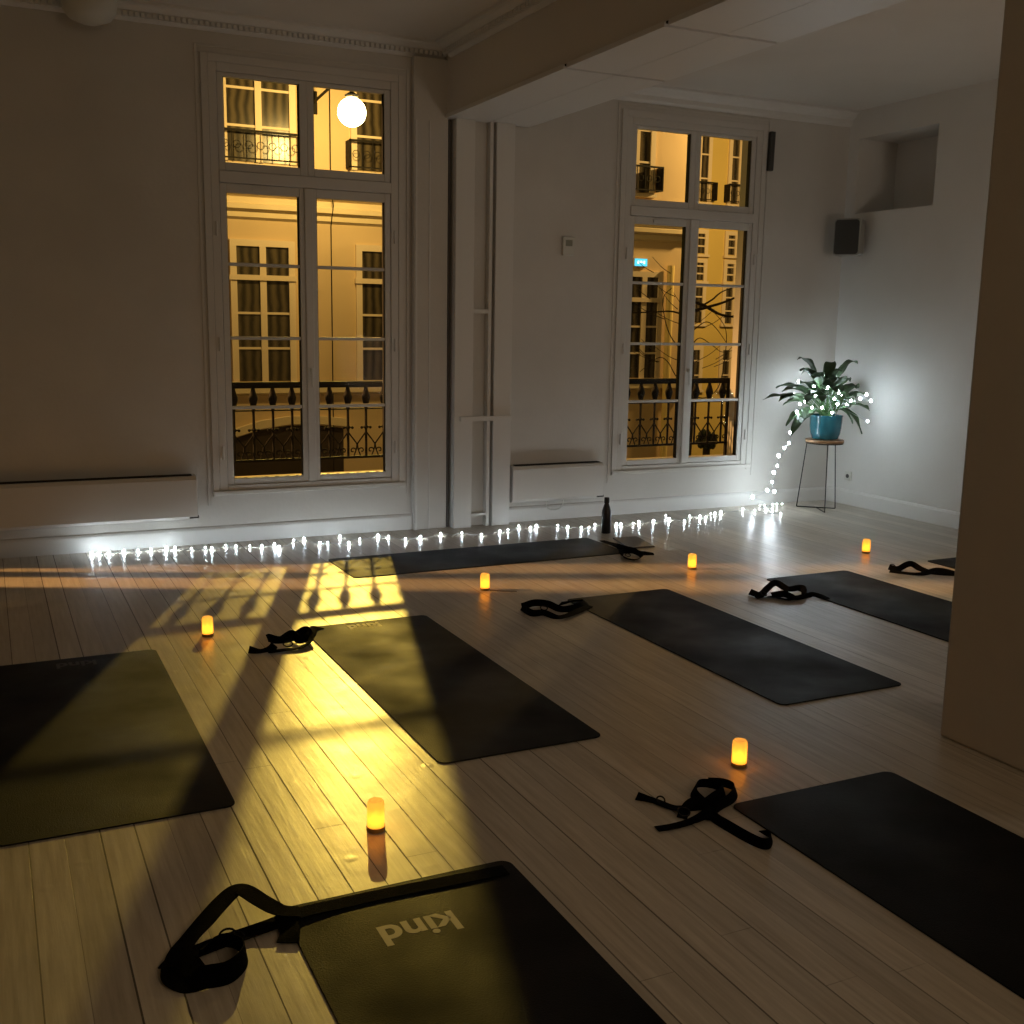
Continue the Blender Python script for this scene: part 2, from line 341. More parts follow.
# ------------------------------------------------------------------ windows
def window(name, x0, label, zs=1.0):
    """x0 = left edge of the opening; about 1.30 wide"""
    e = empty(name, (x0, YW, OZ0 * (1 - zs)), kind='structure', label=label); e.scale = (1, 1, zs)
    W_ = 1.29
    y0, y1 = -0.012, 0.055
    f = MB(); f.box(0, .055, y0, y1, OZ0, OZ1).box(W_ - .055, W_, y0, y1, OZ0, OZ1).box(.055, W_ - .055, y0, y1, OZ1 - .055, OZ1).box(.055, W_ - .055, y0, y1, OZ0, OZ0 + .035).box(.055, W_ - .055, y0 - .008, y1, 2.395, 2.47)
    f.build('window_frame', M['joinery'], e, bevel=.005)
    cs = MB(); cs.box(-.045, 0, -.016, 0, OZ0 - .04, OZ1 + .05).box(W_, W_ + .045, -.016, 0, OZ0 - .04, OZ1 + .05).box(0, W_, -.016, 0, OZ1, OZ1 + .05)
    cs.box(-.080, -.062, -.008, 0, OZ0 - .1, OZ1 + .10).box(W_ + .062, W_ + .080, -.008, 0, OZ0 - .1, OZ1 + .10).box(-.062, W_ + .062, -.008, 0, OZ1 + .085, OZ1 + .10)
    cs.build('casing', M['joinery'], e, bevel=.004)
    MB().box(-.045, W_ + .045, -.028, -.0, OZ0 - .03, OZ0).build('window_sill', M['joinery'], e, bevel=.005)
    mid = W_ / 2
    for k, (a, b, zz0, zz1, px0, px1, pz0, pz1) in enumerate((
            (.057, mid - .004, 2.472, OZ1 - .057, .098, mid - .048, 2.525, 3.058),
            (mid + .004, W_ - .057, 2.472, OZ1 - .057, mid + .048, W_ - .098, 2.525, 3.058),
            (.057, mid - .004, OZ0 + .037, 2.393, .100, mid - .060, .440, 2.335),
            (mid + .004, W_ - .057, OZ0 + .037, 2.393, mid + .060, W_ - .098, .440, 2.335))):
        s = MB(); ya, yb = -.004, .045
        s.box(a, px0, ya, yb, zz0, zz1).box(px1, b, ya, yb, zz0, zz1).box(px0, px1, ya, yb, zz0, pz0).box(px0, px1, ya, yb, pz1, zz1)
        if k > 1:
            for z in (1.876, 1.391, .922): s.box(px0, px1, .004, .036, z - .011, z + .011)
        so = s.build('fanlight' if k < 2 else 'sash', M['joinery'], e, bevel=.004)
        MB().box(px0, px1, .018, .022, pz0, pz1).build('pane', M['glass'], so)
        MB().box(px0 - .001, px0 + .004, .006, .047, pz0, pz1).box(px1 - .004, px1 + .001, .006, .047, pz0, pz1).build('gasket', M['gap'], so)
    MB().box(mid - .020, mid + .020, .0, .05, 2.472, OZ1 - .057).build('fanlight_mullion', M['joinery'], e)
    MB().box(mid - .028, mid + .028, -.022, -.004, OZ0 + .037, 2.393).build('meeting_stile', M['joinery'], e, bevel=.006)
    MB().box(mid - .008, mid + .008, -.050, -.022, 1.16, 1.19).tube([(mid, -.048, 1.19), (mid, -.05, 1.14), (mid, -.052, 1.06)], [.008, .009, .006]).build('handle', M['plastic_white'], e, True)
    for x in (.028, W_ - .028):
        for z in (.62, 1.35, 2.10): MB().tube([(x, -.018, z - .045), (x, -.018, z + .045)], .008).build('hinge', M['joinery'], e, True)
    MB().box(.27, .40, -.018, -.004, 2.352, 2.372).build('catch', M['joinery'], e)
    return e
window('window_1', OP[1][0], 'tall French window on the left with the street lamp behind it')
window('window_2', OP[2][0], 'tall French window on the right beside the potted plant', 0.982)
w3_ = empty('window_3', (-1.98, YW, 0), kind='structure', label='French window left of the picture')
MB().box(0, .05, .0, .04, OZ0, OZ1).box(1.53, 1.58, .0, .04, OZ0, OZ1).box(.05, 1.53, .0, .04, OZ1 - .05, OZ1).box(.05, 1.53, .0, .04, OZ0, OZ0 + .04).box(.66, .90, .0, .04, OZ0 + .04, OZ1 - .05).build('window_frame', M['joinery'], w3_)
for a_, b_ in ((.05, .66), (.90, 1.53)): MB().box(a_, b_, .018, .022, OZ0 + .04, OZ1 - .05).build('pane', M['glass'], w3_)

# balcony railings outside
def railing(cx, label):
    e = empty('balcony_railing', (cx, YW + TH + .09, 0), label=label, cat='railing', group='iron railings outside the windows')
    MB().box(-.70, .70, -.020, .020, 1.045, 1.075).box(-.70, .70, -.010, .010, 1.030, 1.045).build('handrail', M['iron'], e, bevel=.004)
    MB().box(-.70, .70, -.012, .012, .50, .518).build('bottom_rail', M['iron'], e)
    for sx in (-.69, .69):
        MB().box(sx - .01, sx + .01, -.10, 0, 1.045, 1.07).build('wall_stay', M['iron'], e)
        MB().box(sx - .012, sx + .012, -.012, .012, .385, 1.05).build('end_post', M['iron'], e)
    MB().box(-.70, .70, -.008, .008, .866, .876).build('middle_rail', M['iron'], e)
    b = MB()
    b.lathe([(.010, .50), (.010, .862), (.013, .880), (.031, .945), (.033, .962), (.018, 1.010), (.012, 1.035)], seg=12)
    b.box(-.034, .034, -.006, .006, .728, .738).ball((-.034, 0, .730), .011).ball((.034, 0, .730), .011).ball((0, 0, .733), .017)
    for s in (-1, 1):
        b.tube([(0, 0, .70), (s * .02, 0, .672), (s * .045, 0, .640), (s * .068, 0, .608)], .0055, 6)
        sp_ = [(s * (.036 + (.026 - .0028 * k) * math.cos(k * .7)), 0, .557 + (.026 - .0028 * k) * math.sin(k * .7)) for k in range(9)]
        b.tube(sp_, .005, 6)
        b.tube([(s * .068, 0, .608), (s * .064, 0, .57), (s * .045, 0, .52)], .005, 6)
    n = 10; first = None
    for i in range(n):
        x = -.63 + i * .14
        if first is None: first = b.build('baluster', M['iron'], e, True, loc=(x, 0, 0))
        else:
            c_ = first.copy(); sc.collection.objects.link(c_); c_.location.x = x
    return e
railing(2.07, 'black iron balcony railing outside the left window')
railing(5.19, 'black iron balcony railing outside the right window')
for i, cx in enumerate((2.07, 5.19)):
    s = MB().box(cx - .72, cx + .72, YW + TH - .001, YW + TH + .18, .33, .39).build('trim_%d' % (8 + i), mat('stone_sill_%d' % i, (.38, .32, .22), .8)); s['kind'] = 'structure'; s['label'] = 'outer stone window ledge'

# ------------------------------------------------------------------ heaters and wall things
def heater(x0, x1, z0, z1, label, flip=False):
    e = empty('wall_heater', ((x0 + x1) / 2, YW, z0), label=label, cat='heater')
    h = (x1 - x0) / 2; H = z1 - z0
    MB().prism([(-.03, 0), (-.085, .0), (-.10, .02), (-.10, H - .03), (-.088, H - .006), (-.03, H)], 'x', -h, h).build('casing', M['heater'], e, bevel=.004)
    MB().box(-h + .03, h - .03, -.082, -.035, H - .004, H + .003).build('top_grille', M['gap'], e)
    for bx in (-h + .05, h - .12): MB().box(bx, bx + .07, -.03, 0, .05, H - .05).build('wall_bracket', M['steel_black'], e)
    MB().box(h - .055, h + .006, -.098, -.03, .006, .022).build('control', M['plastic_dark'], e)
    return e
heater(-.50, 1.235, .190, .487, 'long flat white wall heater left of the left window')
h2 = heater(3.575, 4.375, .163, .448, 'short flat white wall heater between the post and right window')
cb_ = [(3.90, YW - .05, .165), (3.89, YW - .06, .12), (3.93, YW - .04, .085), (4.0, YW - .035, .08), (4.04, YW - .04, .11), (4.05, YW - .05, .165)]
MB().tube(spline([(x - 3.975, y - YW, z - .163) for x, y, z in cb_]), .004, 6).build('cord', M['plastic_white'], h2, True)

e = empty('thermostat', (4.05, YW, 2.10), label='small white wall thermostat between the post and right window', cat='thermostat')
MB().box(-.05, .05, -.028, 0, -.07, .07).build('casing', M['plastic_white'], e, bevel=.006)
MB().box(-.028, .028, -.031, -.028, .0, .045).build('display', mat('thermostat_display', (.25, .26, .22), .3), e)
tag(MB().prism([(5.885 , 2.78), (5.93, 2.78), (5.935, 3.09), (5.89, 3.09)], 'y', YW - .045, YW - .002).build('wall_bar_speaker', M['plastic_dark'], bevel=.008), 'slim black vertical bar mounted beside the top of right window', 'bar')
bpy.data.objects['wall_bar_speaker'].name = 'wall_bar'
e = empty('wall_socket', (XR, 7.21, .25), label='white wall socket low on the right wall behind the stool', cat='socket')
MB().box(-.012, 0, -.04, .04, -.04, .04).build('plate', M['plastic_white'], e, bevel=.004)
n0 = MB(); n0.tube([(-.0125, 0, 0), (-.016, 0, 0)], .018, 16).build('outlet', M['plastic_dark'], e)
# speaker
sp = empty('wall_speaker', (6.60, 7.24, 2.27), math.radians(-60), label='grey wall speaker near the corner above the plant', cat='speaker')
def rbox(hx, hz, r, y0, y1, seg=5):
    pts = []
    for cx_, cz_, a0 in ((hx - r, hz - r, 0), (-hx + r, hz - r, PI / 2), (-hx + r, -hz + r, PI), (hx - r, -hz + r, 1.5 * PI)):
        for k in range(seg + 1):
            a = a0 + PI / 2 * k / seg; pts.append((cx_ + r * math.cos(a), cz_ + r * math.sin(a)))
    return MB().prism(pts, 'y', y0, y1)
rbox(.112, .152, .03, -.06, .06).build('cabinet', mat('speaker_cabinet', (.34, .34, .31), .5), sp, bevel=.006)
rbox(.100, .140, .025, -.068, -.060).build('grille', M['mesh_grille'], sp)
rbox(.10, .135, .03, .06, .10).build('back_shell', M['plastic_dark'], sp, bevel=.01)
MB().tube([(0, .09, 0), (.03, .17, 0)], .018).box(-.02, .07, .155, .175, -.05, .05).build('bracket', M['steel_black'], sp)
# round ceiling fixture
q = wl(90, 16, 7.25)
e = empty('ceiling_fixture', (q.x, 7.25, ZC), label='round shallow ceiling fixture at the top left corner', cat='fixture')
MB().lathe([(.10, -.012), (.145, -.03), (.158, -.08), (.150, -.13), (.12, -.17), (.06, -.195), (.01, -.20)]).build('shade', M['plastic_white'], e, True)
MB().lathe([(.148, 0), (.148, -.012), (.10, -.014)]).build('mount_ring', M['trim'], e, True)

# ------------------------------------------------------------------ yoga mats
def rrect(w_, l_, r, seg=6):
    pts = []
    for cx_, cy_, a0 in ((w_ - r, l_ - r, 0), (r, l_ - r, PI / 2), (r, r, PI), (w_ - r, r, 1.5 * PI)):
        for k in range(seg + 1):
            a = a0 + PI / 2 * k / seg; pts.append((cx_ + r * math.cos(a), cy_ + r * math.sin(a)))
    return pts
def word(txt, size, material, parent, loc, rotz, name='printed_word', offset=.028):
    cu = bpy.data.curves.new('lettering', 'FONT'); cu.body = txt; cu.size = size; cu.extrude = .0003; cu.offset = offset * size; cu.align_x = 'CENTER'; cu.resolution_u = 6
    t = bpy.data.objects.new('lettering', cu); sc.collection.objects.link(t)
    dg = bpy.context.evaluated_depsgraph_get(); me = bpy.data.meshes.new_from_object(t.evaluated_get(dg))
    bpy.data.objects.remove(t)
    o = bpy.data.objects.new(name, me); sc.collection.objects.link(o); me.materials.clear(); me.materials.append(material)
    o.parent = parent; o.location = loc; o.rotation_euler.z = rotz
    return o
def yoga_mat(x, y, w_, l_, rot, label, logo=None, tx=None, ty=.10, size=.135):
    """x, y = lower left corner, length along +Y before rotation"""
    e = empty('yoga_mat', (x, y, 0), rot, label=label, cat='yoga mat', group='black yoga mats laid out on the floor')
    o = MB().prism(rrect(w_, l_, .034), 'z', .0005, .0055).build('mat_sheet', M['mat'], e, bevel=.0015)
    if tx is None: tx = w_ / 2
    if logo: word('kind', size, M[logo], e, (tx, l_ - ty, .0058), PI)
    return e
yoga_mat(1.352, 3.335, .66, 1.85, 0, 'black yoga mat half lit yellow below the left window', 'logo', .30, .05, .10)
yoga_mat(2.852, 3.335, .672, 1.855, 0, 'black yoga mat in the room centre with its strap at top left')
yoga_mat(-.060, 3.29, .70, 1.81, 0, 'black yoga mat cut off by the left edge of the picture', 'logo_dim', .35, .07, .10)
yoga_mat(.615, .80, .66, 1.825, 0, 'black yoga mat at the bottom with clearly readable yellow kind print', 'logo', .30, .195, .125)
yoga_mat(2.085, .83, .685, 1.83, 0, 'black yoga mat at the right front beside the pillar')
yoga_mat(4.225, 3.36, .645, 1.81, 0, 'black yoga mat behind the pillar, partly hidden by it')
yoga_mat(5.58, 3.36, .645, 1.83, 0, 'black yoga mat farthest right with only its left corner showing')
yoga_mat(1.915, 6.68, .56, 1.93, -PI / 2 + .01, 'black yoga mat lying sideways along the fairy lights')

# ------------------------------------------------------------------ straps
def ribbon(pts, w_=.038, th=.003, sub=8):
    """pts: (x, y, z, tilt); tilt 0 = lying flat, 1 = standing on edge"""
    S = spline(pts, sub); mb = MB(); vv = []; n = len(S)
    prev = None
    for i, (x, y, z, tl) in enumerate(S):
        a = Vector(S[max(i - 1, 0)][:3]); b = Vector(S[min(i + 1, n - 1)][:3]); t = (b - a)
        th_ = Vector((t.x, t.y, 0)); t = t.normalized() if t.length > 1e-6 else Vector((1, 0, 0))
        side = Vector((-t.y, t.x, 0)); side = side.normalized() if side.length > 1e-3 else (prev or Vector((0, 1, 0)))
        if prev is not None and side.dot(prev) < -0.3 and False: side = -side
        prev = side
        up = t.cross(side); up = up if up.z >= 0 else -up
        tl = max(0, min(1, tl)); ang = tl * PI / 2
        wv = side * math.cos(ang) + up * math.sin(ang); nv = t.cross(wv).normalized()
        lift = abs(wv.z) * w_ / 2 + abs(nv.z) * th / 2 + (.006 if any(a0 - .03 < x < a1 + .03 and b0 - .03 < y < b1 + .03 for a0, a1, b0, b1 in MATS) else 0)
        c_ = Vector((x, y, max(z, lift + .001)))
        vv += [c_ + wv * w_ / 2 + nv * th / 2, c_ - wv * w_ / 2 + nv * th / 2, c_ - wv * w_ / 2 - nv * th / 2, c_ + wv * w_ / 2 - nv * th / 2]
    ff = [(0, 1, 2, 3), tuple(4 * (n - 1) + k for k in (3, 2, 1, 0))]
    for i in range(n - 1):
        for k in range(4): ff.append((4 * i + k, 4 * i + (k + 1) % 4, 4 * (i + 1) + (k + 1) % 4, 4 * (i + 1) + k))
    return mb.add(vv, ff)
MATS = [(1.352, 1.992, 3.36, 5.185), (2.858, 3.508, 3.36, 5.19), (.615, 1.275, .8, 2.625), (2.105, 2.77, .83, 2.66), (4.225, 4.87, 3.36, 5.17), (5.58, 6.22, 3.36, 5.19), (1.915, 3.86, 6.12, 6.7)]
def P(px, py, z=.004, t=0):
    q = fl(px, py, z); return (q.x, q.y, z, t)
def strap(paths, rings, label, w_=.038):
    org = fl(*paths[0][0][:2])
    e = empty('yoga_strap', (org.x, org.y, 0), label=label, cat='strap', group='black yoga straps beside the mats')
    mb = MB()
    for p in paths:
        r = ribbon([P(*q) for q in p], w_); mb.add(r.v, r.f)
    mb.v = [(x - org.x, y - org.y, z) for x, y, z in mb.v]
    mb.build('webbing', M['strap'], e, False)
    for (px, py, z, s) in rings:
        q = fl(px, py, z) - org
        c = [(q.x + s * math.cos(a * PI / 8), q.y + s * .75 * math.sin(a * PI / 8), q.z + .008 * math.sin(a * PI / 8) + EYE.z * 0) for a in range(16)]
        c = [(x, y, max(.004, z + 0)) for x, y, z in c]
        MB().tube(c, .003, 6, True).build('buckle_ring', M['ring'], e, True)
    return e
# front strap (lying over the mat with the kind print)
strap([[(506, 870, .008), (470, 877, .009), (430, 885, .009), (380, 895, .009), (335, 905, .010), (300, 913, .014), (270, 925, .012), (235, 937, .008), (205, 948, .010), (180, 958, .012), (166, 968, .012, .2)],
       [(300, 912, .018), (280, 910, .03, .0), (262, 901, .04, .0), (246, 891, .05, .0), (236, 890, .05, .0), (222, 902, .04, .0), (206, 920, .03, .0), (190, 938, .02, .1), (178, 955, .015, 0), (172, 975, .010, 0), (185, 984, .008, .1), (205, 980, .016, .6), (228, 975, .02, .8), (243, 963, .02, .9), (245, 951, .02, .9), (232, 943, .02, .8), (215, 943, .02, .6), (200, 950, .014, .3)],
       [(285, 915, .018), (290, 932, .010, .1), (287, 944, .005, 0)],
       [(176, 950, .022, .2), (186, 960, .024, .2), (196, 972, .018, .1)]],
      [(228, 935, .02, .020), (236, 938, .02, .020)], 'black yoga strap trailing off the front mat with kind print', .052)
strap([[(637, 796, .01, .3), (655, 801, .006, 0), (676, 808, .006, 0), (700, 806, .012, .2), (715, 797, .025, .6), (724, 790, .02, .8), (712, 784, .02, .9), (698, 784, .02, .8), (694, 793, .02, .6), (703, 803, .014, .3), (712, 815, .012, .3), (730, 828, .012, .6), (752, 840, .015, .8), (768, 844, .02, .9), (771, 836, .018, .8), (762, 833, .012, .4)],
       [(657, 829, .005, 0), (675, 826, .005, 0), (692, 821, .008, 0), (708, 813, .016, .2), (720, 805, .02, .3), (733, 797, .02, .6), (735, 788, .018, .8), (724, 783, .018, .9), (708, 782, .018, .9)],
       [(682, 818, .008, 0), (688, 806, .02, .6), (700, 801, .025, .4), (712, 808, .02, .2), (705, 819, .008, 0)]],
      [(661, 800, .01, .014), (684, 812, .018, .020)], 'black yoga strap in loops left of the right front mat', .033)
strap([[(249, 650, .014, .5), (262, 651, .008, .1), (274, 646, .02, .4), (268, 638, .035, .7), (278, 640, .03, .6), (292, 638, .02, .4), (306, 630, .03, .7), (311, 640, .02, .4), (300, 648, .01, .1), (284, 650, .008, 0), (268, 652, .006, 0)],
       [(282, 640, .03, .5), (292, 634, .03, .8), (300, 640, .02, .6), (312, 634, .02, .5), (314, 629, .015, .3), (322, 628, .008, .0)]],
      [(288, 644, .02, .022)], 'bunched black yoga strap at the corner of the half lit mat')
strap([[(522, 607, .018, .8), (534, 603, .022, .9), (548, 604, .02, .8), (560, 609, .015, .5), (574, 608, .02, .6), (586, 603, .02, .5), (578, 601, .015, .3), (560, 604, .02, .5)],
       [(522, 608, .014, .7), (532, 614, .012, .6), (544, 613, .012, .4), (556, 617, .012, .2), (566, 616, .014, .1), (578, 611, .015, .2), (590, 606, .01, .1)]],
      [(544, 608, .02, .02)], 'black yoga strap with open loop at the corner of centre mat')
strap([[(602, 541, .006, 0), (614, 545, .01, .2), (622, 548, .02, .6), (634, 551, .02, .6), (642, 556, .016, .5), (634, 560, .012, .3), (622, 556, .015, .5), (624, 551, .02, .4), (640, 553, .014, .4), (654, 554, .008, .1)]],
      [(628, 555, .02, .018)], 'bunched black yoga strap beside the grey booklet')
strap([[(750, 592, .016, .6), (760, 595, .012, .4), (768, 588, .03, .6), (776, 583, .035, .7), (788, 589, .02, .4), (802, 588, .02, .5), (803, 596, .012, .4), (790, 600, .010, .3), (772, 597, .010, .3), (756, 598, .006, 0)],
       [(772, 596, .012, .5), (784, 594, .02, .7), (796, 598, .01, .3), (812, 595, .012, .3), (828, 599, .008, 0)]],
      [(764, 594, .02, .018)], 'tangled black yoga strap on the mat behind the pillar')
strap([[(889, 567, .02, .6), (898, 569, .014, .5), (906, 565, .03, .7), (912, 564, .03, .7), (921, 569, .014, .4), (934, 573, .01, .2), (952, 574, .012, .3), (965, 575, .01, .1)],
       [(890, 571, .008, .2), (905, 573, .008, .1), (922, 574, .01, .2), (938, 570, .015, .4), (955, 573, .01, .2)]],
      [(893, 566, .02, .018)], 'black yoga strap farthest back beside the pillar edge')

# ------------------------------------------------------------------ LED candles
def candle_mat():
    m = bpy.data.materials.new('amber_frosted_shell'); m.use_nodes = True; t = m.node_tree; N = t.nodes; N.clear(); L = t.links
    o = N.new('ShaderNodeOutputMaterial'); e = N.new('ShaderNodeEmission'); tr = N.new('ShaderNodeBsdfTranslucent'); a = N.new('ShaderNodeAddShader')
    e.inputs[0].default_value = (1.0, 0.42, 0.06, 1); e.inputs[1].default_value = 0.34; tr.inputs[0].default_value = (.9, .7, .4, 1)
    tp_ = N.new('ShaderNodeBsdfTransparent'); tp_.inputs[0].default_value = (.75, .6, .4, 1); mx = N.new('ShaderNodeMixShader'); mx.inputs[0].default_value = .3
    L.new(tr.outputs[0], mx.inputs[1]); L.new(tp_.outputs[0], mx.inputs[2])
    L.new(mx.outputs[0], a.inputs[0]); L.new(e.outputs[0], a.inputs[1]); L.new(a.outputs[0], o.inputs[0]); return m
M['candle'] = candle_mat(); M['flame'] = glow('amber_flame_led', (1.0, 0.42, 0.03), 9.0)
cd = empty('led_candle', (0, 0, 0), cat='candle', group='amber led candles on the floor')
MB().lathe([(.027, 0), (.028, .003), (.028, .012), (.025, .014)], seg=24).build('base', M['candle_base'], cd, True)
MB().lathe([(.0265, .012), (.0265, .070), (.0255, .082), (.0215, .088), (.019, .084), (.019, .078), (.0225, .070), (.0235, .014)], seg=24).build('shell', M['candle'], cd, True)
MB().lathe([(.002, .016), (.009, .022), (.012, .032), (.009, .045), (.004, .056), (.001, .062)], seg=12).build('flame', M['flame'], cd, True)
for i, (px, py, lb) in enumerate(((739, 766, 'amber led candle at the left corner of the right front mat'), (376, 830, 'amber led candle in the yellow light above the front mat'),
        (208, 636, 'amber led candle between the left mat and half lit mat'), (485, 590, 'amber led candle in front of the sideways mat'),
        (692, 569, 'amber led candle right of the bottle and booklet'), (866, 553, 'amber led candle farthest right near the stool'))):
    o = cd if i == 0 else copy_tree(cd)
    o.location = fl(px, py); o.scale = (1, 1, 1.1); o['label'] = lb
# thin stick modelled for the cast shadow of the fourth candle
a, b = fl(490, 591), fl(517, 592)
tag(MB().tube([(0, 0, .002), tuple(Vector((b.x - a.x, b.y - a.y, .002)))], .0022, 6).build('candle_shadow', M['streak'], loc=(a.x, a.y, 0)), 'thin dark stick standing for the shadow of a candle in front of sideways mat', 'streak')

# ------------------------------------------------------------------ bottle and booklet
q = fl(606, 533)
e = empty('water_bottle', (q.x, q.y, 0), label='slim black insulated water bottle standing by the fairy lights', cat='bottle')
MB().lathe([(.032, 0), (.035, .004), (.035, .15), (.033, .17), (.024, .200), (.017, .218), (.016, .226)]).build('body', M['bottle'], e, True)
MB().lathe([(.019, .226), (.0195, .258), (.017, .266), (.003, .268)]).build('cap', M['steel_black'], e, True)
A, B, C_, D = [fl(*p) for p in ((613, 539), (637, 537.5), (655, 547.5), (629, 549))]
o = Vector(((A.x + C_.x) / 2, (A.y + C_.y) / 2, 0))
e = empty('booklet', o, label='thin grey booklet lying at the end of the sideways mat', cat='booklet')
MB().prism([(p.x - o.x, p.y - o.y) for p in (A, B, C_, D)], 'z', .001, .010).build('cover', M['notebook'], e, bevel=.001)
MB().prism([((p.x - o.x) * .97, (p.y - o.y) * .97) for p in (A, B, C_, D)], 'z', .010, .0105).build('front_page', mat('booklet_page', (.13, .125, .115), .5), e)

# ------------------------------------------------------------------ stool and plant
st = empty('plant_stool', (6.32, 7.06, 0), label='slim stool with wooden seat and black wire legs in the corner', cat='stool')
MB().lathe([(.150, .575), (.158, .580), (.160, .590), (.156, .600), (.02, .602)]).build('seat', M['seat_wood'], st, True)
MB().tube([(.150 * math.cos(k * PI / 16), .150 * math.sin(k * PI / 16), .570) for k in range(32)], .005, 6, True).build('seat_ring', M['steel_black'], st, True)
A, B, C_ = Vector((-.085, .20, .005)), Vector((-.07, -.135, .005)), Vector((.155, -.01, .005))
for p in (A, B, C_):
    tpt = Vector((p.x * .72, p.y * .72, .572))
    MB().tube([tpt, p], .0045, 8).build('leg', M['steel_black'], st, True)
MB().tube([A, (A + C_) / 2, C_], .0045, 8).tube([(A + C_) / 2, B], .0045, 8).build('floor_brace', M['steel_black'], st, True)
pl = empty('potted_plant', (6.32, 7.06, .602), label='leafy green plant in a teal pot on the stool', cat='plant')
MB().lathe([(.085, 0), (.105, .006), (.122, .05), (.130, .11), (.134, .19), (.138, .20), (.132, .204), (.124, .195), (.12, .17)], seg=40).build('pot', M['pot'], pl, True)
MB().lathe([(.122, .165), (.12, .175), (.02, .182)]).build('soil', M['soil'], pl, True)
def leaf(tip, w_, bulge, base=(0, 0, .18), fold=.25, stem_t=.42):
    base = Vector(base); tip = Vector(tip); ctrl = (base + tip) / 2; ctrl.z = max(base.z, tip.z) + bulge; ctrl.x += (tip.x - base.x) * .08
    def bz(t): return base * (1 - t) ** 2 + ctrl * 2 * t * (1 - t) + tip * t * t
    d = tip - base; side = Vector((-d.y, d.x, 0)); side = side.normalized() if side.length > 1e-4 else Vector((1, 0, 0))
    n = 12; vv = []; ff = []
    for i in range(n + 1):
        s = i / n; t = stem_t + (1 - stem_t) * s; c = bz(t)
        tg = (bz(min(1, t + .02)) - bz(max(0, t - .02))).normalized(); nm = side.cross(tg).normalized()
        if nm.z < 0: nm = -nm
        ww = w_ * (math.sin(PI * min(1, s * 1.02) ** .75) ** .8 if 0 < s < 1 else .02) * .5
        wav = .006 * math.sin(s * 14 + w_ * 300)
        vv += [c + side * ww + nm * (ww * fold + wav), c + side * ww * .5 + nm * ww * fold * .35, c, c - side * ww * .5 + nm * ww * fold * .35, c - side * ww + nm * (ww * fold - wav)]
        if i: 
            for k in range(4): ff.append((5 * (i - 1) + k, 5 * (i - 1) + k + 1, 5 * i + k + 1, 5 * i + k))
    stem = [bz(stem_t * k / 8) for k in range(9)] + [bz(stem_t + .05)]
    return vv, ff, stem
LV = MB(); SM = MB()
O = Vector((6.32, 7.06, .602))
leaves = [((763, 400), -.10, .085, .10), ((797, 360), .05, .10, .10), ((832, 364), .1, .08, .10), ((858, 364), -.05, .11, .12), ((851, 380), .12, .09, .07), ((859, 388), .0, .09, .09),
          ((870, 411), -.05, .10, .13), ((862, 434), -.16, .12, .20), ((791, 436), -.16, .11, .19), ((786, 426), -.02, .09, .16), ((800, 371), .0, .09, .07), ((812, 374), -.1, .10, .06),
          ((776, 388), .12, .09, .09), ((822, 402), -.30, .11, .14), ((842, 404), -.28, .11, .14), ((806, 404), -.26, .10, .13), ((848, 398), -.15, .10, .12), ((836, 382), .18, .09, .05),
          ((815, 386), .18, .10, .05), ((790, 398), .05, .08, .10), ((868, 396), .03, .08, .10), ((853, 424), -.2, .10, .17), ((804, 420), -.24, .09, .16), ((828, 376), -.02, .10, .05), ((842, 371), -.12, .08, .05),
          ((800, 384), -.12, .10, .08), ((856, 405), -.22, .11, .13), ((836, 392), -.25, .10, .12), ((812, 396), -.2, .11, .12), ((782, 392), -.05, .07, .09)]
rl = random.Random(5)
for k in range(16):
    a = rl.uniform(-PI * .15, PI * 1.15); leaves.append(((819 + 42 * math.cos(a) * rl.uniform(.55, 1), 398 - 30 * math.sin(a) * rl.uniform(.5, 1)), rl.uniform(-.28, .22), rl.uniform(.08, .12), rl.uniform(.07, .14)))
for k, ((px, py), dy, ww, bl) in enumerate(leaves):
    tip = wl(px, py, 7.06 + dy) - O
    if tip.x > XR - O.x - .04: tip = EYE + ray(px, py) * ((XR - .04) / ray(px, py).x) - O
    b0 = (random.uniform(-.05, .05), random.uniform(-.05, .05), .178)
    vv, ff, stem = leaf(tip, ww * 1.3, bl, b0, random.uniform(.15, .45), random.uniform(.33, .48)); LV.add(vv, ff); SM.tube(stem, .004, 6)
lf = LV.build('foliage', M['leaf'], pl, True)
so = lf.modifiers.new('solid', 'SOLIDIFY'); so.thickness = .0012
SM.build('stem', M['stem'], pl, True)

